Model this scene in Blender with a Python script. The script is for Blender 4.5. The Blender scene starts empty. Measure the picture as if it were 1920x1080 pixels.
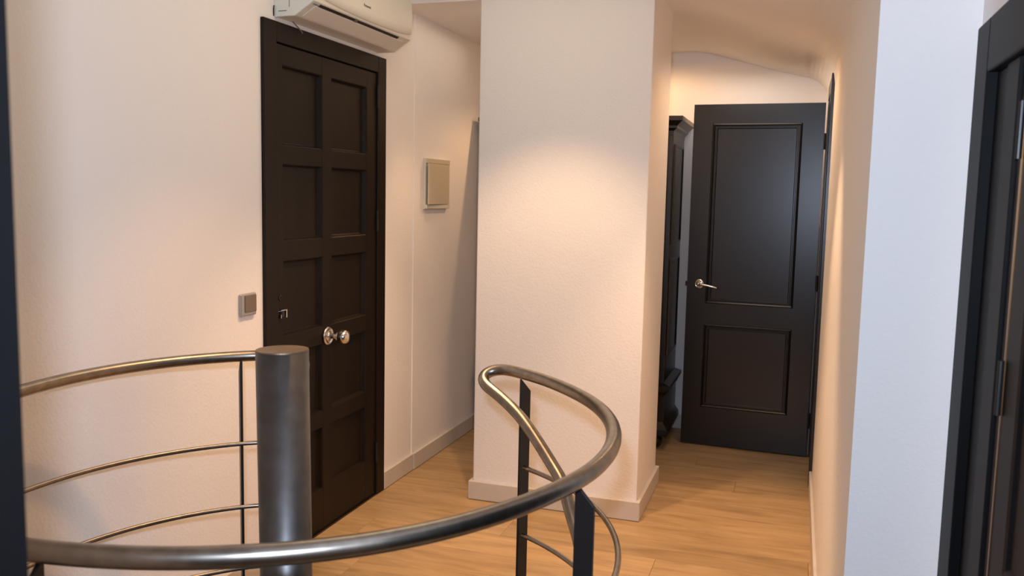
import bpy, bmesh, math, random
import numpy as np
from mathutils import Vector, Matrix
random.seed(7)
S = bpy.context.scene
COL = S.collection
PI = math.pi
# ------------------------------------------------------------------ camera
FPX = 1626.8
YAW, PIT, ROL = -0.315235, 0.105791, -0.021282
CAM = Vector((0, 0, 1.48))
cy, sy, cp, sp = math.cos(YAW), math.sin(YAW), math.cos(PIT), math.sin(PIT)
fwd = Vector((sy*cp, cy*cp, -sp)); rgt = Vector((cy, -sy, 0)); dwn = fwd.cross(rgt)
cr, sr = math.cos(ROL), math.sin(ROL)
r2 = cr*rgt + sr*dwn; d2 = -sr*rgt + cr*dwn
cd = bpy.data.cameras.new('camera'); cam = bpy.data.objects.new('camera', cd); COL.objects.link(cam)
cam.matrix_world = Matrix(((r2.x, -d2.x, -fwd.x, CAM.x), (r2.y, -d2.y, -fwd.y, CAM.y), (r2.z, -d2.z, -fwd.z, CAM.z), (0, 0, 0, 1)))
cd.sensor_width = 36; cd.lens = FPX/1920*36; cd.clip_start = .02
cd.dof.use_dof = True; cd.dof.focus_distance = 3.0; cd.dof.aperture_fstop = 6.3
S.camera = cam
# ------------------------------------------------------------------ light
w = bpy.data.worlds.new('world'); S.world = w; w.use_nodes = True
w.node_tree.nodes['Background'].inputs[0].default_value = (.9, .95, 1, 1)
w.node_tree.nodes['Background'].inputs[1].default_value = 0.01
S.view_settings.view_transform = 'Standard'; S.view_settings.look = 'None'
S.view_settings.gamma = 1; S.view_settings.use_curve_mapping = False
S.view_settings.exposure = 0.1
S.cycles.use_denoising = True
S.cycles.max_bounces = 10; S.cycles.diffuse_bounces = 8

def lamp(name, kind, loc, energy, color, aim=None, **kw):
    l = bpy.data.lights.new(name, kind); o = bpy.data.objects.new(name, l); COL.objects.link(o)
    o.location = loc; l.energy = energy; l.color = color
    for k, v in kw.items(): setattr(l, k, v)
    if aim is not None:
        o.rotation_euler = (Vector(aim)-Vector(loc)).to_track_quat('-Z', 'Y').to_euler()
    return o
WARM = (1.0, .55, .25)
WARM2 = (1.0, .60, .32)
COOL = (.74, .86, 1.0)
LIGHTS = [
 ('camera_flash', 'SPOT', (-.05, .0, 1.59), 112, (.66, .79, 1.0), (-.6, 3.5, 1.5), dict(spot_size=math.radians(130), spot_blend=.6, shadow_soft_size=.025)),
 ('ceiling_fill', 'AREA', (-.9, 2.7, 2.57), 9, (1.0, .84, .56), (-.9, 2.7, 0), dict(shape='RECTANGLE', size=1.2, size_y=1.6)),  # added area fill standing in for bounced light over the stair
 ('column_spot', 'SPOT', (-1.02, 3.12, 2.57), 80, (1, .63, .36), (-1.04, 3.24, 0), dict(spot_size=math.radians(82), spot_blend=.5, shadow_soft_size=.03)),
 ('stair_spot', 'SPOT', (-1.05, 2.35, 2.57), 54, (1, .52, .20), (-1.10, 2.35, 0), dict(spot_size=math.radians(80), spot_blend=.6, shadow_soft_size=.04)),
 ('hall_spot', 'SPOT', (-1.16, 5.12, 2.36), 24, (1, .57, .27), (-.75, 5.1, .6), dict(spot_size=math.radians(160), spot_blend=.35, shadow_soft_size=.02)),
 ('corridor_spot', 'SPOT', (-.28, 3.35, 2.25), 68, (1, .60, .33), (-.25, 3.40, 0), dict(spot_size=math.radians(72), spot_blend=.6, shadow_soft_size=.03)),
 ('passage_fill_spot', 'SPOT', (-.22, 4.30, 2.24), 6.5, (1, .52, .20), (-.25, 4.25, 0), dict(spot_size=math.radians(150), spot_blend=.5, shadow_soft_size=.03)),  # added spot that warms the pillar's right face
 ('passage_fill', 'AREA', (-.30, 4.95, 2.22), 3.8, (1, .90, .80), (-.30, 5.1, 0), dict(shape='RECTANGLE', size=.5, size_y=.9)),  # added soft fill lifting the end wall and far passage floor
 ('hall_fill', 'AREA', (-1.62, 4.45, 2.375), .9, (1, .82, .62), (-1.62, 4.4, 0), dict(shape='RECTANGLE', size=.4, size_y=.8)),  # added soft fill lightening the hall ceiling and wall
 ('hall_front_fill_spot', 'SPOT', (-1.56, 4.06, 2.37), 25, (1, .62, .35), (-1.60, 4.0, 0), dict(spot_size=math.radians(58), spot_blend=.7, shadow_soft_size=.03)),  # added spot to brighten the lower hall wall
]
for n_, k_, l_, e_, c_, a_, kw_ in LIGHTS: lamp(n_, k_, l_, e_, c_, a_, **kw_)

# ------------------------------------------------------------------ materials
def mat(name, rgb, rough=.5, metal=0., coat=0., coat_rough=.1, bump=None, vary=None, spec=.5, stretch=None, aniso=0):
    m = bpy.data.materials.new(name); m.use_nodes = True
    nt = m.node_tree; N = nt.nodes; L = nt.links; b = N['Principled BSDF']
    b.inputs['Base Color'].default_value = (*rgb, 1); b.inputs['Roughness'].default_value = rough
    b.inputs['Metallic'].default_value = metal; b.inputs['Specular IOR Level'].default_value = spec
    b.inputs['Coat Weight'].default_value = coat; b.inputs['Coat Roughness'].default_value = coat_rough
    if bump or vary:
        tc = N.new('ShaderNodeTexCoord'); mp = N.new('ShaderNodeMapping'); L.new(tc.outputs['Object'], mp.inputs[0])
        mp.inputs['Scale'].default_value = stretch or (1, 1, 1)
    if bump:
        n = N.new('ShaderNodeTexNoise'); n.inputs['Scale'].default_value = bump[0]; n.inputs['Detail'].default_value = 3
        L.new(mp.outputs[0], n.inputs['Vector']); bp = N.new('ShaderNodeBump')
        bp.inputs['Strength'].default_value = bump[1]; bp.inputs['Distance'].default_value = bump[2]
        L.new(n.outputs[0], bp.inputs['Height']); L.new(bp.outputs[0], b.inputs['Normal'])
    if vary:
        n = N.new('ShaderNodeTexNoise'); n.inputs['Scale'].default_value = vary[0]; n.inputs['Detail'].default_value = 5
        L.new(mp.outputs[0], n.inputs['Vector']); mx = N.new('ShaderNodeMix'); mx.data_type = 'RGBA'
        cr_ = N.new('ShaderNodeValToRGB'); cr_.color_ramp.elements[0].position = .35; cr_.color_ramp.elements[1].position = .65
        L.new(n.outputs[0], cr_.inputs[0]); L.new(cr_.outputs[0], mx.inputs[0])
        mx.inputs[6].default_value = (*rgb, 1); mx.inputs[7].default_value = (*vary[1], 1); L.new(mx.outputs[2], b.inputs['Base Color'])
    return m
M = {}
M['wall'] = mat('wall_plaster', (.86, .825, .795), .85, bump=(105, .32, .004), spec=.25)
M['ceil'] = mat('ceiling_plaster', (.88, .84, .80), .9, bump=(60, .15, .003), spec=.2)
M['base'] = mat('baseboard_paint', (.60, .545, .49), .55, vary=(9, (.57, .51, .45)))
M['black'] = mat('black_stained_wood', (.0042, .0034, .0034), .30, spec=.62, bump=(30, .06, .001), vary=(14, (.006, .0045, .004)), stretch=(1, 1, .12))
M['matte'] = mat('black_matte_wood', (.0035, .0035, .004), .5, spec=.10, bump=(60, .1, .001), vary=(14, (.0055, .0055, .006)), stretch=(1, 1, .1))
M['brown'] = mat('dark_brown_wood', (.009, .0055, .0035), .46, spec=.2, bump=(34, .1, .001), vary=(12, (.013, .0078, .0048)), stretch=(1, 1, .12))
M['steel'] = mat('gunmetal_steel', (.34, .30, .255), .32, metal=1, vary=(40, (.27, .235, .20)))
M['post'] = mat('post_steel', (.15, .145, .145), .40, metal=.9, vary=(22, (.115, .11, .105)), bump=(300, .05, .0005))
M['cap'] = mat('post_cap_steel', (.30, .22, .15), .45, metal=.8, vary=(20, (.24, .18, .13)))
M['iron'] = mat('dark_flat_iron', (.016, .015, .016), .4, metal=.3)
M['chrome'] = mat('satin_chrome', (.72, .69, .64), .16, metal=1)
M['ac'] = mat('ac_plastic', (.72, .70, .62), .38)
M['acend'] = mat('ac_side_plastic', (.70, .72, .66), .4)
M['slotshade'] = mat('slot_shade', (.01, .008, .006), .6)  # shade inside the slot, put into the colour
M['grey'] = mat('grey_print', (.16, .14, .13), .6)
M['swf'] = mat('switch_silver', (.42, .41, .40), .3, metal=.6)
M['swr'] = mat('switch_rocker', (.20, .155, .12), .35, metal=.3)
M['panel'] = mat('fuse_box_cream', (.60, .52, .39), .5)
M['panele'] = mat('fuse_box_edge', (.72, .69, .56), .5)
M['brass'] = mat('dull_bronze', (.30, .16, .07), .35, metal=1)
M['dark'] = mat('unlit_dark', (.05, .045, .04), .9)  # closet's unlit darkness put into its wall colour; slab under the boards shares it

def floor_mat():
    m = bpy.data.materials.new('oak_laminate'); m.use_nodes = True
    nt = m.node_tree; N = nt.nodes; L = nt.links; b = N['Principled BSDF']
    g = N.new('ShaderNodeNewGeometry'); oi = N.new('ShaderNodeObjectInfo')
    ad = N.new('ShaderNodeVectorMath'); ad.operation = 'MULTIPLY_ADD'
    cb = N.new('ShaderNodeCombineXYZ')
    for i, k in enumerate((37., 11., 5.)):
        mm = N.new('ShaderNodeMath'); mm.operation = 'MULTIPLY'; mm.inputs[1].default_value = k
        L.new(oi.outputs['Random'], mm.inputs[0]); L.new(mm.outputs[0], cb.inputs[i])
    ad.inputs[1].default_value = (1.3, 9, 1); L.new(g.outputs['Position'], ad.inputs[0]); L.new(cb.outputs[0], ad.inputs[2])
    n = N.new('ShaderNodeTexNoise'); n.inputs['Scale'].default_value = 2.2; n.inputs['Detail'].default_value = 6; n.inputs['Roughness'].default_value = .6
    n.inputs['Distortion'].default_value = .6
    L.new(ad.outputs[0], n.inputs['Vector'])
    r = N.new('ShaderNodeValToRGB'); e = r.color_ramp.elements
    e[0].position = .28; e[0].color = (.31, .195, .092, 1); e[1].position = .72; e[1].color = (.52, .35, .178, 1)
    x = e.new(.5); x.color = (.435, .285, .140, 1)
    L.new(n.outputs[0], r.inputs[0])
    hs = N.new('ShaderNodeHueSaturation'); L.new(r.outputs[0], hs.inputs['Color'])
    mr = N.new('ShaderNodeMapRange'); mr.inputs[3].default_value = .84; mr.inputs[4].default_value = 1.12
    L.new(oi.outputs['Random'], mr.inputs[0]); L.new(mr.outputs[0], hs.inputs['Value'])
    L.new(hs.outputs[0], b.inputs['Base Color']); b.inputs['Roughness'].default_value = .42; b.inputs['Specular IOR Level'].default_value = .4
    bp = N.new('ShaderNodeBump'); bp.inputs['Strength'].default_value = .08; bp.inputs['Distance'].default_value = .002
    L.new(n.outputs[0], bp.inputs['Height']); L.new(bp.outputs[0], b.inputs['Normal'])
    return m
M['floor'] = floor_mat()

# ------------------------------------------------------------------ helpers
def tag(o, label=None, cat=None, group=None, kind=None):
    if label: o['label'] = label
    if cat: o['category'] = cat
    if group: o['group'] = group
    if kind: o['kind'] = kind
    return o
def empty(name, loc=(0, 0, 0)):
    o = bpy.data.objects.new(name, None); COL.objects.link(o); o.location = loc; o.empty_display_size = .1
    return o
def obj(name, bm, m, parent=None, smooth=False, bevel=0, seg=2):
    bmesh.ops.recalc_face_normals(bm, faces=bm.faces)
    me = bpy.data.meshes.new(name); bm.to_mesh(me); bm.free()
    o = bpy.data.objects.new(name, me); COL.objects.link(o)
    me.materials.append(M[m] if isinstance(m, str) else m)
    if smooth: me.polygons.foreach_set('use_smooth', [True]*len(me.polygons))
    if parent is not None:
        o.parent = parent
        par = parent
        off = Vector((0, 0, 0))
        while par is not None:
            off += par.location; par = par.parent
        me.transform(Matrix.Translation(-off))
    if bevel:
        md = o.modifiers.new('bevel', 'BEVEL'); md.width = bevel; md.segments = seg; md.limit_method = 'ANGLE'
    return o
def box(bm, x0, x1, y0, y1, z0, z1):
    vs = [bm.verts.new((x, y, z)) for x in (x0, x1) for y in (y0, y1) for z in (z0, z1)]
    for f in ((0, 1, 3, 2), (4, 6, 7, 5), (0, 4, 5, 1), (2, 3, 7, 6), (0, 2, 6, 4), (1, 5, 7, 3)):
        bm.faces.new([vs[i] for i in f])
    return bm
def B(*a): return box(bmesh.new(), *a)
def boxes(*L_):
    bm = bmesh.new()
    for a in L_: box(bm, *a)
    return bm
def prism(bm, pts, d0, d1, axis='y'):
    """pts 2-D profile, extruded along axis. 'y': (x,z); 'z': (x,y); 'x': (y,z)"""
    def P(a, b, d): return {'y': (a, d, b), 'z': (a, b, d), 'x': (d, a, b)}[axis]
    A = [bm.verts.new(P(a, b, d0)) for a, b in pts]; C = [bm.verts.new(P(a, b, d1)) for a, b in pts]
    n = len(pts)
    for i in range(n): bm.faces.new((A[i], A[(i+1) % n], C[(i+1) % n], C[i]))
    bm.faces.new(A); bm.faces.new(C[::-1]); return bm
def tube(bm, P, r, n=16, cap=True):
    P = [Vector(p) for p in P]; rings = []
    t = (P[1]-P[0]).normalized(); up = Vector((0, 0, 1)) if abs(t.z) < .9 else Vector((1, 0, 0))
    u = t.cross(up).normalized()
    for i, p in enumerate(P):
        a = P[max(i-1, 0)]; b = P[min(i+1, len(P)-1)]; t = (b-a).normalized()
        u = (u - t*u.dot(t)).normalized(); v = t.cross(u)
        rr = r[i] if isinstance(r, (list, tuple)) else r
        rings.append([bm.verts.new(p + (u*math.cos(2*PI*k/n) + v*math.sin(2*PI*k/n))*rr) for k in range(n)])
    for a, b in zip(rings, rings[1:]):
        for k in range(n): bm.faces.new((a[k], a[(k+1) % n], b[(k+1) % n], b[k]))
    if cap: bm.faces.new(rings[0]); bm.faces.new(rings[-1])
    return bm
def lathe(bm, prof, o, ax, n=32):
    """prof (radius, distance along ax)"""
    o = Vector(o); ax = Vector(ax).normalized(); u = ax.orthogonal().normalized(); v = ax.cross(u); rings = []
    for r, d in prof:
        r = max(r, 1e-4)
        rings.append([bm.verts.new(o + ax*d + (u*math.cos(2*PI*k/n)+v*math.sin(2*PI*k/n))*r) for k in range(n)])
    for a, b in zip(rings, rings[1:]):
        for k in range(n): bm.faces.new((a[k], a[(k+1) % n], b[(k+1) % n], b[k]))
    bm.faces.new(rings[0]); bm.faces.new(rings[-1]); return bm
def struct(name, bm, m, label, parent=None, **kw):
    o = obj(name, bm, m, parent, **kw)
    if parent is None: tag(o, label, name.split('_')[0], kind='structure')
    return o

# ------------------------------------------------------------------ room shell
XL, XH = -1.912, -1.907           # left wall, hall stretch of it
YB = 5.601                        # back wall
XR = .141; XN = .335; YF = 2.009  # right corridor wall, near right wall, wall between them
ZF, ZC = 2.60, 2.392
CX0, CX1, CY0, CY1 = -1.443, -.637, 3.87, 4.43
DY0, DY1, DZ = 2.815, 3.821, 2.115
wl = struct('wall_left', boxes((XL-.15, XL, -1.6, DY0+.03, -.02, ZF+.1), (XL-.15, XL, DY1-.03, 5.75, -.02, ZF+.1), (XL-.15, XL, DY0+.03, DY1-.03, DZ-.03, ZF+.1), (XL-.15, XL-.12, DY0, DY1, -.02, DZ)), 'wall', 'rough cream plaster wall holding the dark brown panelled door')
obj('wall_step', B(XL-.01, XH, 4.165, YB+.02, 0, ZC+.02), 'wall', wl, bevel=.003)
struct('wall_back', B(XL-.1, XR+.9, YB, YB+.15, -.02, ZF+.1), 'wall', 'pale end wall behind the wardrobe and the open black door')
struct('wall_near', boxes((XL-.1, -.72, .42, .56, -.02, ZF), (-.72, XN, .42, .56, 2.25, ZF)), 'wall', 'wall around the opening the photo is taken through, at the left edge')
struct('wall_behind', B(XL-.1, XN+.1, -1.7, -1.55, -.02, ZF), 'wall', 'plain wall behind the viewpoint')
wr = struct('wall_right', boxes((XR, XR+.14, YF+.14, 4.72, 0, 2.3), (XR-.012, XR+.14, 5.30, YB, 0, 2.3), (XR, XR+.14, 4.72, 5.30, 2.09, 2.3)), 'wall', 'peach lit plaster wall on the right of the passage')
struct('wall_facing', B(XR, XN+.1, YF, YF+.14, -.02, ZF), 'wall', 'narrow bluish white wall face beside the black door on the right edge')
struct('wall_side', boxes((XN, XN+.12, 1.90, YF+.1, -.02, ZF), (XN, XN+.12, -1.6, .62, -.02, ZF), (XN, XN+.12, .62, 1.90, 1.80, ZF)), 'wall', 'grey shadowed wall strip around the black door on the right edge')
struct('wall_closet', boxes((XR+.9, XR+1.0, 4.3, 5.7, 0, 2.4), (XR+.14, XR+.9, 4.3, 4.4, 0, 2.4), (XR+.14, XR+.9, 4.3, 5.7, 2.3, 2.4)), 'dark', 'walls inside the doorway beside the open black door, coloured dark for an unlit room')
col = struct('wall_column', B(CX0, CX1, CY0, CY1, 0, ZF+.05), 'wall', 'wide pale pillar wall between hall and passage', bevel=.006)
# ceilings
cb_ = bmesh.new()
box(cb_, XL-.1, CX1, -1.6, 3.94, ZF, ZF+.1)
struct('ceiling_front', cb_, 'ceil', 'high pale ceiling over the stair')
struct('ceiling_hall', B(XL-.1, CX1, 3.94, YB+.1, ZC, ZF+.1), 'wall', 'lower ceiling and its white edge over the left hall')
prof = [(CX1-.0, ZC), (-.63, ZC), (-.56, ZC-.012), (-.2, ZC-.115), (.0, 2.225)]
for k in range(1, 9):
    a = k/8*PI/2*.86
    prof.append((.0+.141*math.sin(a)*1.03, 2.225-.15*(1-math.cos(a))-.02*k/8))
prof[-1] = (XR+.002, 2.05); prof += [(XR+.3, 2.05), (XR+.3, ZF+.1), (CX1, ZF+.1)]
cs = struct('ceiling_sloped', prism(bmesh.new(), prof, .56, YB+.05), 'ceil', 'sloping beige ceiling rounding into the right passage wall')
# keep the cove out of the near side room
struct('ceiling_entry', B(CX1, XN+.2, -1.6, .56, 2.40, ZF+.1), 'ceil', 'flat ceiling over the viewpoint')
# baseboards
def bb(name, label, *bx):
    bm = bmesh.new()
    for b in bx: box(bm, *b)
    return tag(obj(name, bm, 'base', bevel=.003), label, 'baseboard', kind='structure')
bb('baseboard_left', 'beige baseboard along the left hall wall right of the brown door', (XL, XL+.016, DY1, 4.165, .002, .09), (XH, XH+.016, 4.165, YB, .002, .09), (XL, XL+.016, .56, DY0, .002, .09))
bb('baseboard_column', 'beige baseboard wrapped around the pillar', (CX0-.018, CX1+.018, CY0-.018, CY0, .002, .092), (CX0-.018, CX1+.018, CY1, CY1+.018, .002, .092), (CX0-.018, CX0, CY0, CY1, .002, .092), (CX1, CX1+.018, CY0, CY1, .002, .092))
bb('baseboard_back', 'grey looking baseboard on the end wall between wardrobe and door', (XH+.016, XR-.012, YB-.016, YB, .002, .09))
bb('baseboard_right', 'beige baseboard at the foot of the right passage wall', (XR-.014, XR, YF, 4.69, .002, .09))

# ------------------------------------------------------------------ floor with planks
SC = (-1.069+.002, 1.638)         # stair axis
RH = .80                          # stair opening
def hole_poly(x0, x1, y0, y1, side):
    n = 10; pts = []
    for i in range(n+1):
        y = y0+(y1-y0)*i/n; d = RH*RH-(y-SC[1])**2; wv = math.sqrt(d) if d > 0 else 0
        pts.append((max(x0, min(x1, SC[0]-wv)) if side < 0 else min(x1, max(x0, SC[0]+wv)), y))
    if side < 0: poly = [(x0, y0)]+pts+[(x0, y1)]
    else: poly = [(x1, y0)]+pts+[(x1, y1)]
    out = []
    for q in poly:
        if not out or (abs(q[0]-out[-1][0])+abs(q[1]-out[-1][1])) > 1e-5: out.append(q)
    if abs(out[0][0]-out[-1][0])+abs(out[0][1]-out[-1][1]) < 1e-5: out.pop()
    A = 0
    for i in range(len(out)): A += out[i][0]*out[(i+1) % len(out)][1]-out[(i+1) % len(out)][0]*out[i][1]
    return out if abs(A)/2 > 4e-4 and len(out) > 2 else None
slab = bmesh.new()
rows = np.arange(-1.6, 5.7, .1)
for y0 in rows:
    y1 = y0+.1
    for sd in (-1, 1):
        x0, x1 = XL-.1, XR+1.0
        if y1 < SC[1]-RH or y0 > SC[1]+RH:
            if sd < 0: box(slab, x0, x1, y0, y1, -.22, -.0115)
            continue
        pl = hole_poly(x0, x1, y0, y1, sd)
        if pl: prism(slab, pl, -.22, -.0115, 'z')
fl = struct('floor', slab, 'dark', 'warm oak laminate floor with boards running across the room')
PW, PL = .193, 1.28
k = 0; y = -1.55
while y < YB:
    off = random.random()*PL
    x = XL-off
    while x < XN:
        xa, xb = max(x, XL)+.0005, min(x+PL, XN if y < YF-.1 else (XR if y < 4.6 else XR+.9))-.0005
        x += PL
        if xb-xa < .02: continue
        ya, yb = y+.0005, min(y+PW, YB)-.0005
        if yb-ya < .02: continue
        dz = random.uniform(-.0003, .0003)
        dx = max(abs(0), 0)
        near = not (yb < SC[1]-RH or ya > SC[1]+RH or xb < SC[0]-RH or xa > SC[0]+RH)
        bm = bmesh.new(); made = False
        if not near:
            box(bm, xa, xb, ya, yb, -.011, dz); made = True
        else:
            for sd in (-1, 1):
                lo, hi = (xa, min(xb, SC[0])) if sd < 0 else (max(xa, SC[0]), xb)
                if hi-lo < .02: continue
                pl = hole_poly(lo, hi, ya, yb, sd)
                if pl: prism(bm, pl, -.011, dz, 'z'); made = True
        if made: obj('plank', bm, 'floor', fl, bevel=.0007, seg=1)
        else: bm.free()
    y += PW
struct('stairwell', boxes((XL-.1, XL+.02, .7, 2.6, -2.8, -.22), (-.2, -.1, .7, 2.6, -2.8, -.22), (XL, -.1, .65, .75, -2.8, -.22), (XL, -.1, 2.5, 2.6, -2.8, -.22), (XL, -.1, .7, 2.6, -2.85, -2.75)), 'wall', 'pale stairwell shaft under the spiral stair')

# ------------------------------------------------------------------ panelled door maker pieces
def frame_ring(bm, pts_outer, pts_inner, h0, h1, T):
    """sloped moulding ring: outer rectangle at height h0, inner rectangle at h1; T maps (u,z,h)->xyz"""
    (a0, b0, a1, b1), (c0, d0, c1, d1) = pts_outer, pts_inner
    O = [(a0, b0), (a1, b0), (a1, b1), (a0, b1)]; I = [(c0, d0), (c1, d0), (c1, d1), (c0, d1)]
    vo = [bm.verts.new(T(u, z, h0)) for u, z in O]; vi = [bm.verts.new(T(u, z, h1)) for u, z in I]
    for i in range(4): bm.faces.new((vo[i], vo[(i+1) % 4], vi[(i+1) % 4], vi[i]))
def rings(bm, rect, steps, T, cap=True):
    """steps: list of (inset, height)"""
    u0, z0, u1, z1 = rect; prev = None
    for ins, h in steps:
        q = [bm.verts.new(T(u, z, h)) for u, z in ((u0+ins, z0+ins), (u1-ins, z0+ins), (u1-ins, z1-ins), (u0+ins, z1-ins))]
        if prev:
            for i in range(4): bm.faces.new((prev[i], prev[(i+1) % 4], q[(i+1) % 4], q[i]))
        prev = q
    if cap: bm.faces.new(prev)

# ---- door 1: brown ten-panel door in the left wall
d1 = empty('door_1', (XL, (DY0+DY1)/2, 0)); tag(d1, 'dark brown ten-panel closed door with a round knob, in the left wall', 'door', kind='structure')
obj('door_frame', boxes((XL-.1, XL+.014, DY0, DY0+.085, .001, DZ), (XL-.1, XL+.014, DY1-.082, DY1, .001, DZ), (XL-.1, XL+.014, DY0+.085, DY1-.082, DZ-.075, DZ)), 'brown', d1, bevel=.003)
LY0, LY1, LZ = DY0+.089, DY1-.086, DZ-.080
XD = XL+.004
cols = [(2.950, 3.247), (3.321, 3.643)]
rws = [(1.655, 1.962), (1.283, 1.585), (.905, 1.206), (.535, .832), (.190, .468)]
bars = []
for (a, b) in ((LY0, cols[0][0]), (cols[0][1], cols[1][0]), (cols[1][1], LY1)): bars.append((XD-.045, XD, a, b, .008, LZ))
zs = [.008]+[v for r in reversed(rws) for v in r]+[LZ]
for i in range(0, len(zs), 2):
    for c_ in cols: bars.append((XD-.045, XD-.0005, c_[0], c_[1], zs[i], zs[i+1]))
leaf = obj('door_leaf', boxes(*bars), 'brown', d1)
for r in rws:
    for c_ in cols:
        bm = bmesh.new(); T = lambda u, z, h: (XD+h, u, z)
        rings(bm, (c_[0], r[0], c_[1], r[1]), [(0, -.001), (.004, -.004), (.009, -.019), (.013, -.021)], T)
        obj('door_panel', bm, 'brown', leaf)
obj('threshold', B(XL-.08, XL+.012, LY0, LY1, .001, .008), 'black', d1)
for hz in (1.93, 1.346, .215):
    h = obj('hinge', tube(bmesh.new(), [(XL+.012, LY1+.003, hz-.05), (XL+.012, LY1+.003, hz+.05)], .006, 12), 'iron', d1, smooth=False)
kb = lathe(bmesh.new(), [(.0, 0), (.038, 0), (.041, .003), (.040, .008), (.033, .012), (.031, .009), (.017, .009), (.013, .014), (.011, .030), (.0115, .046), (.018, .050), (.028, .060), (.0325, .074), (.031, .088), (.024, .099), (.013, .105), (.0, .106)], (XD, 3.284, .861), (1, 0, 0), 40)
tag(obj('door_knob', kb, 'chrome', d1, smooth=True), 'round polished metal centre knob on a rosette')
lk = empty('lock', (0, 0, 0)); lk.parent = d1
lk.parent = None; bpy.data.objects.remove(lk)
lkb = boxes((XD, XD+.004, 2.905, 2.945, .985, 1.018), (XD, XD+.020, 2.938, 2.945, .985, 1.018), (XD, XD+.018, 2.905, 2.945, 1.014, 1.018), (XD, XD+.018, 2.905, 2.909, .985, 1.0))
tag(obj('lock_catch', lkb, 'chrome', d1, bevel=.001), 'small silver lock catch')
lb2 = obj('lock_bolt', B(XD+.004, XD+.016, 2.913, 2.934, .988, 1.010), 'iron', d1, bevel=.002)
obj('keyhole', lathe(bmesh.new(), [(0, 0), (.011, 0), (.011, .003), (.006, .004), (.005, .001), (0, .001)], (XD, 2.925, 1.064), (1, 0, 0), 20), 'iron', d1)

# ---- door 2: open black two-panel leaf at the end of the passage, hinged on the right wall
H2 = Vector((.118, 5.222, 0)); U2 = Vector((-.7105, .030, 0)).normalized(); N2 = Vector((U2.y, -U2.x, 0))
if N2.y > 0: N2 = -N2
T2 = lambda u, z, h: tuple(H2 + U2*u + N2*h + Vector((0, 0, z)))
d2_ = empty('door_2', (XR, 5.0, 0)); tag(d2_, 'black two-panel door standing open at the end of the passage', 'door', kind='structure')
LW = .728
def obox(bm, u0, u1, z0, z1, h0, h1):
    vs = [bm.verts.new(T2(u, z, h)) for u in (u0, u1) for z in (z0, z1) for h in (h0, h1)]
    for f in ((0, 1, 3, 2), (4, 6, 7, 5), (0, 4, 5, 1), (2, 3, 7, 6), (0, 2, 6, 4), (1, 5, 7, 3)): bm.faces.new([vs[i] for i in f])
bm = bmesh.new()
P2 = [(.117, .867, .616, 1.925), (.117, .237, .618, .745)]
us = (0, .117, .617, LW)
obox(bm, 0, .117, .008, 2.035, -.038, 0); obox(bm, .617, LW, .008, 2.035, -.038, 0)
for a, b in ((.008, .237), (.745, .867), (1.925, 2.035)): obox(bm, .117, .617, a, b, -.038, 0)
lf2 = obj('door_leaf', bm, 'black', d2_)
for r in P2:
    bm = bmesh.new()
    rings(bm, r, [(0, 0), (.002, .006), (.008, .008), (.013, .004), (.015, -.003), (.019, -.003), (.022, .001), (.027, .001), (.031, -.006), (.04, -.006)], T2)
    obox(bm, r[0], r[2], r[1], r[3], -.03, -.02)
    obj('door_panel', bm, 'black', lf2)
hs_ = (.655, .982)
bm = lathe(bmesh.new(), [(0, 0), (.028, 0), (.0285, .004), (.027, .008), (.019, .0095), (.018, .007), (.0115, .007), (.0105, .012), (.0095, .03), (.0095, .046), (.007, .05), (0, .05)], T2(hs_[0], hs_[1], 0), N2, 32)
pts = [T2(hs_[0], hs_[1]-.001, .042), T2(hs_[0]-.02, hs_[1]-.002, .045), T2(hs_[0]-.045, hs_[1]-.004, .045), T2(hs_[0]-.075, hs_[1]-.009, .044), T2(hs_[0]-.105, hs_[1]-.016, .041), T2(hs_[0]-.118, hs_[1]-.019, .037)]
han = obj('door_handle', bm, 'chrome', lf2, smooth=True); tag(han, 'silver lever handle with round rosette')
tube(bm := bmesh.new(), pts, [.0085, .0075, .006, .005, .0045, .004], 12)
obj('handle_lever', bm, 'chrome', d2_, smooth=True)
bm = bmesh.new(); obox(bm, LW, LW+.012, .965, .993, -.026, -.012); obj('latch_bolt', bm, 'iron', lf2)
for hz in (.22, 1.02, 1.82):
    a, b = T2(-.004, hz-.045, .004), T2(-.004, hz+.045, .004)
    obj('hinge', tube(bmesh.new(), [a, b], .0065, 12), 'iron', d2_)
# frame of that doorway in the right wall
obj('door_frame', boxes((XR-.016, XR+.14, 4.655, 4.735, .001, 2.12), (XR-.010, XR+.14, 5.236, 5.300, .001, 2.12), (XR-.014, XR+.14, 4.735, 5.236, 2.045, 2.12), (XR+.02, XR+.05, 4.735, 4.75, .001, 2.045)), 'black', d2_, bevel=.003)

# ---- door 3: black door at the right edge, in the near side wall
d3 = empty('door_3', (XN, 1.3, 0)); tag(d3, 'black door with its dark frame at the right edge of the view', 'door', kind='structure')
AT = 1.822
obj('door_frame', boxes((XN-.022, XN+.12, 1.80, 1.918, .001, AT), (XN-.022, XN+.12, .56, .66, .001, AT), (XN-.022, XN+.12, .66, 1.80, AT-.10, AT)), 'matte', d3, bevel=.004)
obj('door_jamb', boxes((XN-.004, XN+.1, 1.565, 1.80, .001, AT-.10), (XN-.010, XN+.1, 1.600, 1.69, .001, AT-.10)), 'matte', d3, bevel=.003)
obj('rebate_strip', B(XN-.0055, XN+.02, 1.5585, 1.5645, .008, AT-.102), 'brass', d3)
lf3 = obj('door_leaf', B(XN-.004, XN+.036, .665, 1.558, .008, AT-.105), 'matte', d3, bevel=.002)
for a, b in ((.25, .80), (.92, 1.6)):
    bm = bmesh.new(); rings(bm, (.80, a, 1.44, b), [(0, 0), (.004, .008), (.014, .006), (.02, .001), (.03, .001)], lambda u, z, h: (XN-.004-h, u, z)); obj('door_panel', bm, 'matte', lf3)
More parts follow.
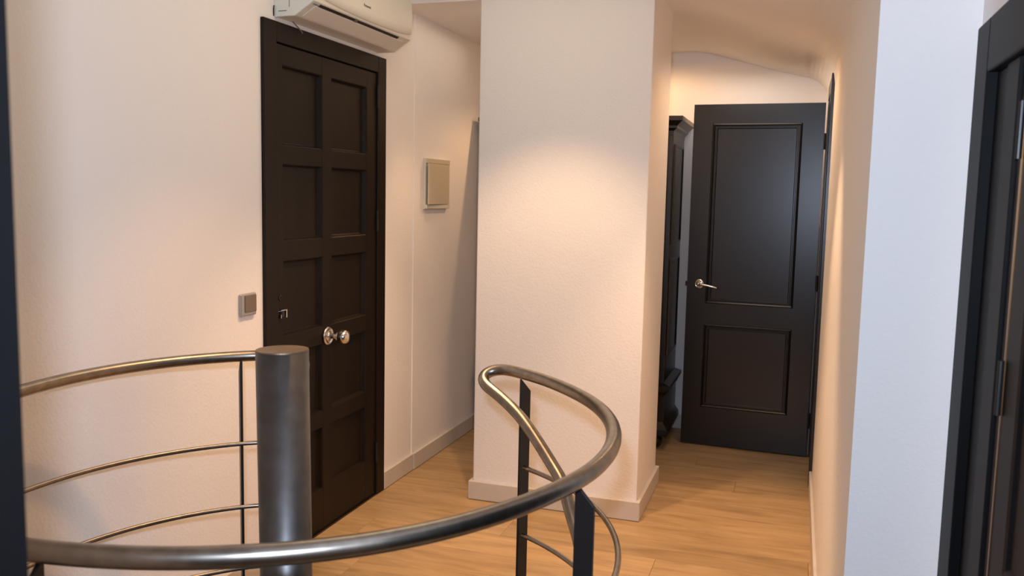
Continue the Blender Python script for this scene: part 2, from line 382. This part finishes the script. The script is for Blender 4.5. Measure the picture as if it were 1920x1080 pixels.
for hz in (.3, 1.187, 1.6):
    obj('hinge', tube(bmesh.new(), [(XN-.010, 1.5605, hz-.045), (XN-.010, 1.5605, hz+.045)], .005, 12), 'iron', d3)

# ---- dark frame at the left edge of the view
tr = obj('trim_1', boxes((-.80, -.553, .47, .50, .001, 2.32), (-.76, -.600, .50, .515, .001, 2.3)), 'matte', bevel=.0015)
tag(tr, 'blurred black door frame upright at the left edge of the view', 'door frame', kind='structure')

# ------------------------------------------------------------------ spiral staircase
st = empty('spiral_staircase', (SC[0], SC[1], 0)); tag(st, 'steel spiral staircase top with thick round post and curved tube handrail', 'staircase')
RZ = .965; TR = .0163
def on(az, r, z): a = math.radians(az); return (SC[0]+r*math.cos(a), SC[1]+r*math.sin(a), z)
PT = 1.133; LEAN = Vector((.95, -.31, 0))*.018
def post_at(z): return Vector((SC[0]+.003, SC[1], z)) + LEAN*(PT-z)
bm = tube(bmesh.new(), [post_at(-2.75), post_at(-1), post_at(0), post_at(PT-.001)], .0575, 64)
post = obj('centre_post', bm, 'post', st, smooth=False)
for p in post.data.polygons: p.use_smooth = len(p.vertices) == 4
cap = obj('post_cap', tube(bmesh.new(), [post_at(PT-.003), post_at(PT)], [.0578, .0570], 64), 'cap', post, smooth=False)
tag(cap, 'flat bronze coloured top of the post')
# top handrail
tab = [(66, .765), (56, .752), (45, .738), (29, .735), (11, .735), (-10, .742), (-22, .742), (-37, .753), (-50, .759), (-66, .757), (-81, .753), (-110, .745), (-150, .728), (-178, .712), (-191, .735), (-209, .757), (-222, .765), (-229, .765)]
az = np.arange(66, -229.1, -1.5); rad = np.interp(-az, [-a for a, _ in tab], [r for _, r in tab])
ker = np.exp(-.5*(np.arange(-6, 7)/3.)**2); ker /= ker.sum()
rad = np.convolve(np.pad(rad, 6, mode='edge'), ker, 'valid')
ZT = .98
top = [Vector(on(a, r, ZT)) for a, r in zip(az, rad)]
def catmull(P, n=8):
    P = [Vector(p) for p in P]; out = []
    Q = [P[0]*2-P[1]]+P+[P[-1]*2-P[-2]]
    for i in range(1, len(Q)-2):
        for k in range(n):
            t = k/n; a, b, c, d = Q[i-1], Q[i], Q[i+1], Q[i+2]
            out.append(.5*((2*b)+(c-a)*t+(2*a-5*b+4*c-d)*t*t+(3*b-a-3*c+d)*t**3))
    out.append(P[-1]); return out
# end that turns in to the post (behind it), and hairpin into the descending rail
tail = [on(-233, .762, ZT), on(-237, .745, ZT), on(-241, .70, ZT), on(-243, .62, ZT), on(-244, .4, ZT), on(-244, .05, ZT)]
down = [(63, .903, .705), (58, .873, .703), (52, .830, .700), (45, .779, .700), (40, .748, .700), (36, .698, .698), (30.5, .647, .700), (25, .585, .700), (15, .50, .70), (0, .38, .70), (-15, .26, .70), (-30, .14, .70), (-50, -.02, .70), (-75, -.22, .70), (-100, -.42, .70), (-130, -.66, .70), (-160, -.90, .70)]
hair = [on(67.8, .766, ZT-.0005), on(70.0, .758, .977), on(71.6, .740, .969), on(71.8, .720, .955), on(70.2, .707, .940), on(67.0, .705, .925)]
path = list(reversed(catmull([on(a, r, z) for a, z, r in down], 6)))
hp = catmull([path[-1]]+list(reversed(hair))+[top[0], top[1]], 8)[1:-8]
full = path+hp+top[:]+catmull([top[-1]]+tail, 6)[1:]
# resample evenly
acc = [full[0]]
for q in full[1:]:
    if (q-acc[-1]).length > .009: acc.append(q)
sm = acc[:]
for it in range(6): sm = [sm[0]]+[(sm[i-1]+sm[i]*2+sm[i+1])/4 for i in range(1, len(sm)-1)]+[sm[-1]]
hr = obj('handrail', tube(bmesh.new(), sm, TR, 20), 'steel', st, smooth=True)
tag(hr, 'round tube handrail looping over into the descending stair')
BA = [62, -12, -83, -158, 132-360]
for z in (.712, .513, .318):
    aa = np.arange(61, -230, -2.); P = [on(a, .753, z) for a in aa]+[on(-233, .75, z), on(-238, .735, z), on(-242, .68, z), on(-244, .5, z), on(-244, .05, z)]
    obj('mid_rail', tube(bmesh.new(), P, .0068, 12), 'steel', st, smooth=True)
for a in BA:
    ra = math.radians(a); u = Vector((math.cos(ra), math.sin(ra), 0)); v = Vector((-math.sin(ra), math.cos(ra), 0)); t = .004
    rt = float(np.interp(-a, -az, rad)) if a > -229 else .765
    ri, ro = rt-.014, rt+.024
    bm = bmesh.new(); o = Vector((SC[0], SC[1], 0))
    pr = [(ri, -.10), (ro, -.10), (ro, ZT-TR-.035), (ri, ZT-TR+.004)]
    A = [bm.verts.new(o+u*r+v*t+Vector((0, 0, z))) for r, z in pr]; C = [bm.verts.new(o+u*r-v*t+Vector((0, 0, z))) for r, z in pr]
    bm.faces.new(A); bm.faces.new(C[::-1])
    for i in range(4): bm.faces.new((A[i], A[(i+1) % 4], C[(i+1) % 4], C[i]))
    obj('baluster', bm, 'iron', st, bevel=.001, seg=1)
# rim of the opening, treads below
rim = bmesh.new(); n = 72
for k in range(n):
    a0, a1 = 2*PI*k/n, 2*PI*(k+1)/n
    q = [rim.verts.new((SC[0]+r*math.cos(a), SC[1]+r*math.sin(a), z)) for a in (a0, a1) for r in (.778, .797) for z in (-.20, .0)]
    for f in ((0, 1, 3, 2), (4, 6, 7, 5), (0, 4, 5, 1), (2, 3, 7, 6)): rim.faces.new([q[i] for i in f])
bmesh.ops.remove_doubles(rim, verts=rim.verts, dist=1e-5)
obj('opening_rim', rim, 'iron', st)
for i in range(12):
    a1 = 100-26*i; a0 = a1-30; z = -.19*(i+1)
    pts2 = [(SC[0]+.05*math.cos(math.radians(a1)), SC[1]+.05*math.sin(math.radians(a1))), (SC[0]+.05*math.cos(math.radians(a0)), SC[1]+.05*math.sin(math.radians(a0)))]
    for k in range(7):
        a = math.radians(a0+(a1-a0)*k/6); pts2.append((SC[0]+.72*math.cos(a), SC[1]+.72*math.sin(a)))
    obj('tread', prism(bmesh.new(), pts2, z-.035, z, 'z'), 'iron', st)

# ------------------------------------------------------------------ light switch
sw = empty('light_switch', (XL, 2.71, 1.06)); tag(sw, 'small silver grey light switch on the left wall beside the brown door', 'switch')
obj('switch_frame', B(XL, XL+.013, 2.662, 2.757, 1.020, 1.104), 'swf', sw, bevel=.006, seg=3)
obj('switch_rocker', prism(bmesh.new(), [(2.683, 1.034), (2.752, 1.034), (2.752, 1.097), (2.683, 1.097)], XL+.012, XL+.0165, 'x'), 'swr', sw, bevel=.003)

# ------------------------------------------------------------------ fuse box cover
fb = empty('fuse_box', (XH, 4.44, 1.4)); tag(fb, 'flat cream fuse box cover on the hall wall', 'fuse box')
obj('box_frame', B(XH, XH+.012, 4.285, 4.604, 1.400, 1.672), 'panele', fb, bevel=.002)
T = lambda u, z: None
bm = bmesh.new()
prism(bm, [(XH+.014, 4.596), (XH+.022, 4.596), (XH+.034, 4.282), (XH+.026, 4.282)], 1.425, 1.644, 'z')
obj('box_door', bm, 'panel', fb, bevel=.0015)
obj('top_band', B(XH+.012, XH+.022, 4.287, 4.602, 1.646, 1.670), 'panel', fb, bevel=.001)
obj('bottom_band', B(XH+.012, XH+.022, 4.287, 4.602, 1.402, 1.423), 'panele', fb, bevel=.001)

# ------------------------------------------------------------------ air conditioner
ac = empty('air_conditioner', (XL, 3.33, 2.13)); tag(ac, 'cream split air conditioner mounted above the dark brown door', 'air conditioner')
AY0, AY1 = 2.903, 3.752
def acp(q): return [(XL+a, z) for a, z in q]
body = [(0, 2.132), (.088, 2.134), (.170, 2.184), (.173, 2.205), (.176, 2.25), (.175, 2.33), (.165, 2.375), (.13, 2.40), (0, 2.41)]
bo = obj('body', prism(bmesh.new(), acp(body), AY0+.012, AY1-.006, 'y'), 'ac', ac, bevel=.004)
obj('side_cover', prism(bmesh.new(), acp([(0, 2.130), (.089, 2.132), (.171, 2.183), (.175, 2.205), (.178, 2.25), (.177, 2.33), (.167, 2.378), (.13, 2.403), (0, 2.412)]), AY0, AY0+.014, 'y'), 'acend', ac, bevel=.003)
obj('side_cover', prism(bmesh.new(), acp([(0, 2.130), (.089, 2.132), (.171, 2.183), (.175, 2.205), (.178, 2.25), (.177, 2.33), (.167, 2.378), (.13, 2.403), (0, 2.412)]), AY1-.008, AY1, 'y'), 'ac', ac, bevel=.003)
# smile-shaped front panel lip
bm = bmesh.new(); n = 24; rows_ = []
for i in range(n+1):
    s = i/n; yv = AY0+.02+(AY1-AY0-.035)*s; c_ = 1-(2*s-1)**2
    z0 = 2.206-.018*(c_**.6); pr = [(.1705, z0), (.180, z0+.004), (.184, z0+.035), (.1845, 2.30), (.179, 2.345), (.168, 2.378)]
    rows_.append([bm.verts.new((XL+a, yv, z)) for a, z in pr])
for a, b in zip(rows_, rows_[1:]):
    for j in range(5): bm.faces.new((a[j], a[j+1], b[j+1], b[j]))
obj('front_panel', bm, 'ac', ac, smooth=True)
# air slot: dark strips on the sloped lower face paint the shaded gap, split by a short bridge
def on_slope(t, h):   # t along lower face from wall side to front, h out of the surface
    a = Vector((.088, 2.134)); b = Vector((.170, 2.184)); d = (b-a).normalized(); nn = Vector((d.y, -d.x)); q = a+(b-a)*t+nn*h
    return (XL+q.x, q.y)
def slope_strip(t0, t1, h, y0, y1):
    p = [on_slope(t0, -.004), on_slope(t1, -.004), on_slope(t1, h), on_slope(t0, h)]
    return prism(bmesh.new(), p, y0, y1, 'y')
for a, b in ((2.962, 3.235), (3.262, 3.640)):
    obj('air_slot_shade', slope_strip(.80, .93, .0022, a, b), 'slotshade', ac)
obj('slot_bridge', slope_strip(.78, .95, .0028, 3.238, 3.259), 'grey', ac)
obj('flap', slope_strip(.10, .77, .0035, 2.945, 3.705), 'ac', ac, bevel=.001)
obj('side_seam', boxes((XL+.02, XL+.055, AY0-.0012, AY0+.001, 2.150, 2.1525), (XL+.066, XL+.068, AY0-.0012, AY0+.001, 2.165, 2.20), ), 'grey', ac)
obj('pipe_hook', tube(bmesh.new(), [(XL+.002, AY0-.004, 2.134), (XL+.001+.002, AY0-.006, 2.155), (XL+.005, AY0-.006, 2.172)], .0022, 8), 'iron', ac)
obj('cable', tube(bmesh.new(), catmull([(XL+.012, 3.0, 2.140), (XL+.020, 3.015, 2.125), (XL+.027, 3.03, 2.112), (XL+.029, 3.045, 2.104), (XL+.026, 3.06, 2.098)]), .0026, 8), 'grey', ac)
def text(name, s, size, M4, parent, m='grey'):
    cu = bpy.data.curves.new(name, 'FONT'); cu.body = s; cu.size = size; cu.extrude = .0004; cu.align_x = 'CENTER'; cu.align_y = 'CENTER'
    o = bpy.data.objects.new(name, cu); COL.objects.link(o)
    dg = bpy.context.evaluated_depsgraph_get(); me = bpy.data.meshes.new_from_object(o.evaluated_get(dg)); bpy.data.objects.remove(o)
    me.name = name; off = Vector((0, 0, 0)); q = parent
    while q: off += q.location; q = q.parent
    me.transform(Matrix.Translation(-off) @ M4); me.materials.clear(); me.materials.append(M[m])
    o = bpy.data.objects.new(name, me); COL.objects.link(o); o.parent = parent
    return o
def basis(o, x, y):
    x = Vector(x).normalized(); y = Vector(y).normalized(); z = x.cross(y)
    return Matrix(((x.x, y.x, z.x, o[0]), (x.y, y.y, z.y, o[1]), (x.z, y.z, z.z, o[2]), (0, 0, 0, 1)))
text('logo', 'Panasonic', .016, basis((XL+.1848, 3.30, 2.243), (0, 1, 0), (0, 0, 1)), ac)
a, b = on_slope(.72, .0045)
dd = (Vector(on_slope(1, 0))-Vector(on_slope(0, 0))).normalized()
sx, sz = on_slope(.86, .0045)
text('small_print', 'INVERTER', .010, basis((sx, 2.937, sz), (0, 1, 0), (dd.x, 0, dd.y)), ac)

# ------------------------------------------------------------------ wardrobe behind the pillar
WX0, WX1, WY0, WY1 = -1.815, -.700, 5.065, 5.570
wd = empty('wardrobe', ((WX0+WX1)/2, (WY0+WY1)/2, 0)); tag(wd, 'tall black wooden wardrobe on bun feet, mostly hidden behind the pillar', 'wardrobe')
obj('body', boxes((WX0, WX1, WY0+.012, WY1, .38, 1.86)), 'black', wd, bevel=.003)
obj('base', B(WX0-.01, WX1+.010, WY0-.002, WY1, .11, .335), 'black', wd, bevel=.003)
def moulding(name, prof_):
    """prof_: (projection, z) swept round front and both sides"""
    bm = bmesh.new(); R_ = []
    for p, z in prof_:
        R_.append([bm.verts.new(q) for q in ((WX0-p, WY1, z), (WX0-p, WY0-p, z), (WX1+p, WY0-p, z), (WX1+p, WY1, z))])
    for a, b in zip(R_, R_[1:]):
        for k in range(3): bm.faces.new((a[k], a[k+1], b[k+1], b[k]))
        bm.faces.new((a[3], a[0], b[0], b[3]))
    bm.faces.new(R_[0]); bm.faces.new(R_[-1]); return obj(name, bm, 'black', wd)
moulding('cornice', [(0, 1.845), (.004, 1.87), (.022, 1.885), (.024, 1.897), (.05, 1.92), (.056, 1.925), (.056, 1.950), (-.02, 1.955)])
moulding('waist_moulding', [(.008, .315), (.012, .33), (.030, .352), (.042, .372), (.042, .390), (.0, .402)])
moulding('plinth', [(.008, .085), (.030, .087), (.036, .10), (.034, .125), (.016, .150), (.004, .165)])
for sx_ in (0, 1):
    x0 = WX0+.03+sx_*(WX1-WX0)/2-.0*sx_; x1 = x0+(WX1-WX0)/2-.06+.03*0
    dr = obj('door', B(x0, x1, WY0-.006, WY0+.012, .42, 1.84), 'black', wd, bevel=.003)
    for a, b in ((.56, 1.15), (1.21, 1.79)):
        bm = bmesh.new(); rings(bm, (x0+.06, a, x1-.06, b), [(0, 0), (.006, .006), (.014, .002), (.03, .002), (.05, .008)], lambda u, z, h: (u, WY0-.006-h, z)); obj('door_panel', bm, 'black', dr)
    obj('knob', lathe(bmesh.new(), [(.006, 0), (.006, .012), (.014, .018), (.015, .026), (.008, .032), (0, .033)], (x1-.03 if sx_ == 0 else x0+.03, WY0-.006, 1.15), (0, -1, 0), 20), 'iron', dr, smooth=True)
for z0, z1 in ((.135, .305),):
    for sx_ in (0, 1):
        x0 = WX0+.03+sx_*(WX1-WX0)/2; x1 = x0+(WX1-WX0)/2-.06
        dr = obj('drawer', B(x0, x1, WY0-.016, WY0, z0+.03, z1), 'black', wd, bevel=.004)
        obj('knob', lathe(bmesh.new(), [(.006, 0), (.006, .012), (.014, .018), (.015, .026), (.008, .032), (0, .033)], ((x0+x1)/2, WY0-.016, (z0+z1)/2), (0, -1, 0), 20), 'iron', dr, smooth=True)
for a, b in ((.55, 1.13), (1.215, 1.80)):   # framed side panels
    bm = bmesh.new(); rings(bm, (WY0+.07, a, WY1-.05, b), [(0, 0), (.004, .008), (.012, .006), (.016, .001), (.03, .001)], lambda u, z, h: (WX1+h, u, z)); obj('side_panel', bm, 'black', wd)
for x in (WX0+.04, WX1-.045):
    for yv in (WY0+.045, WY1-.06):
        obj('bun_foot', lathe(bmesh.new(), [(.0, 0), (.024, .0), (.038, .015), (.045, .036), (.042, .058), (.030, .072), (.026, .078), (.032, .086), (.032, .092), (0, .092)], (x, yv, .0005), (0, 0, 1), 28), 'black', wd, smooth=True)
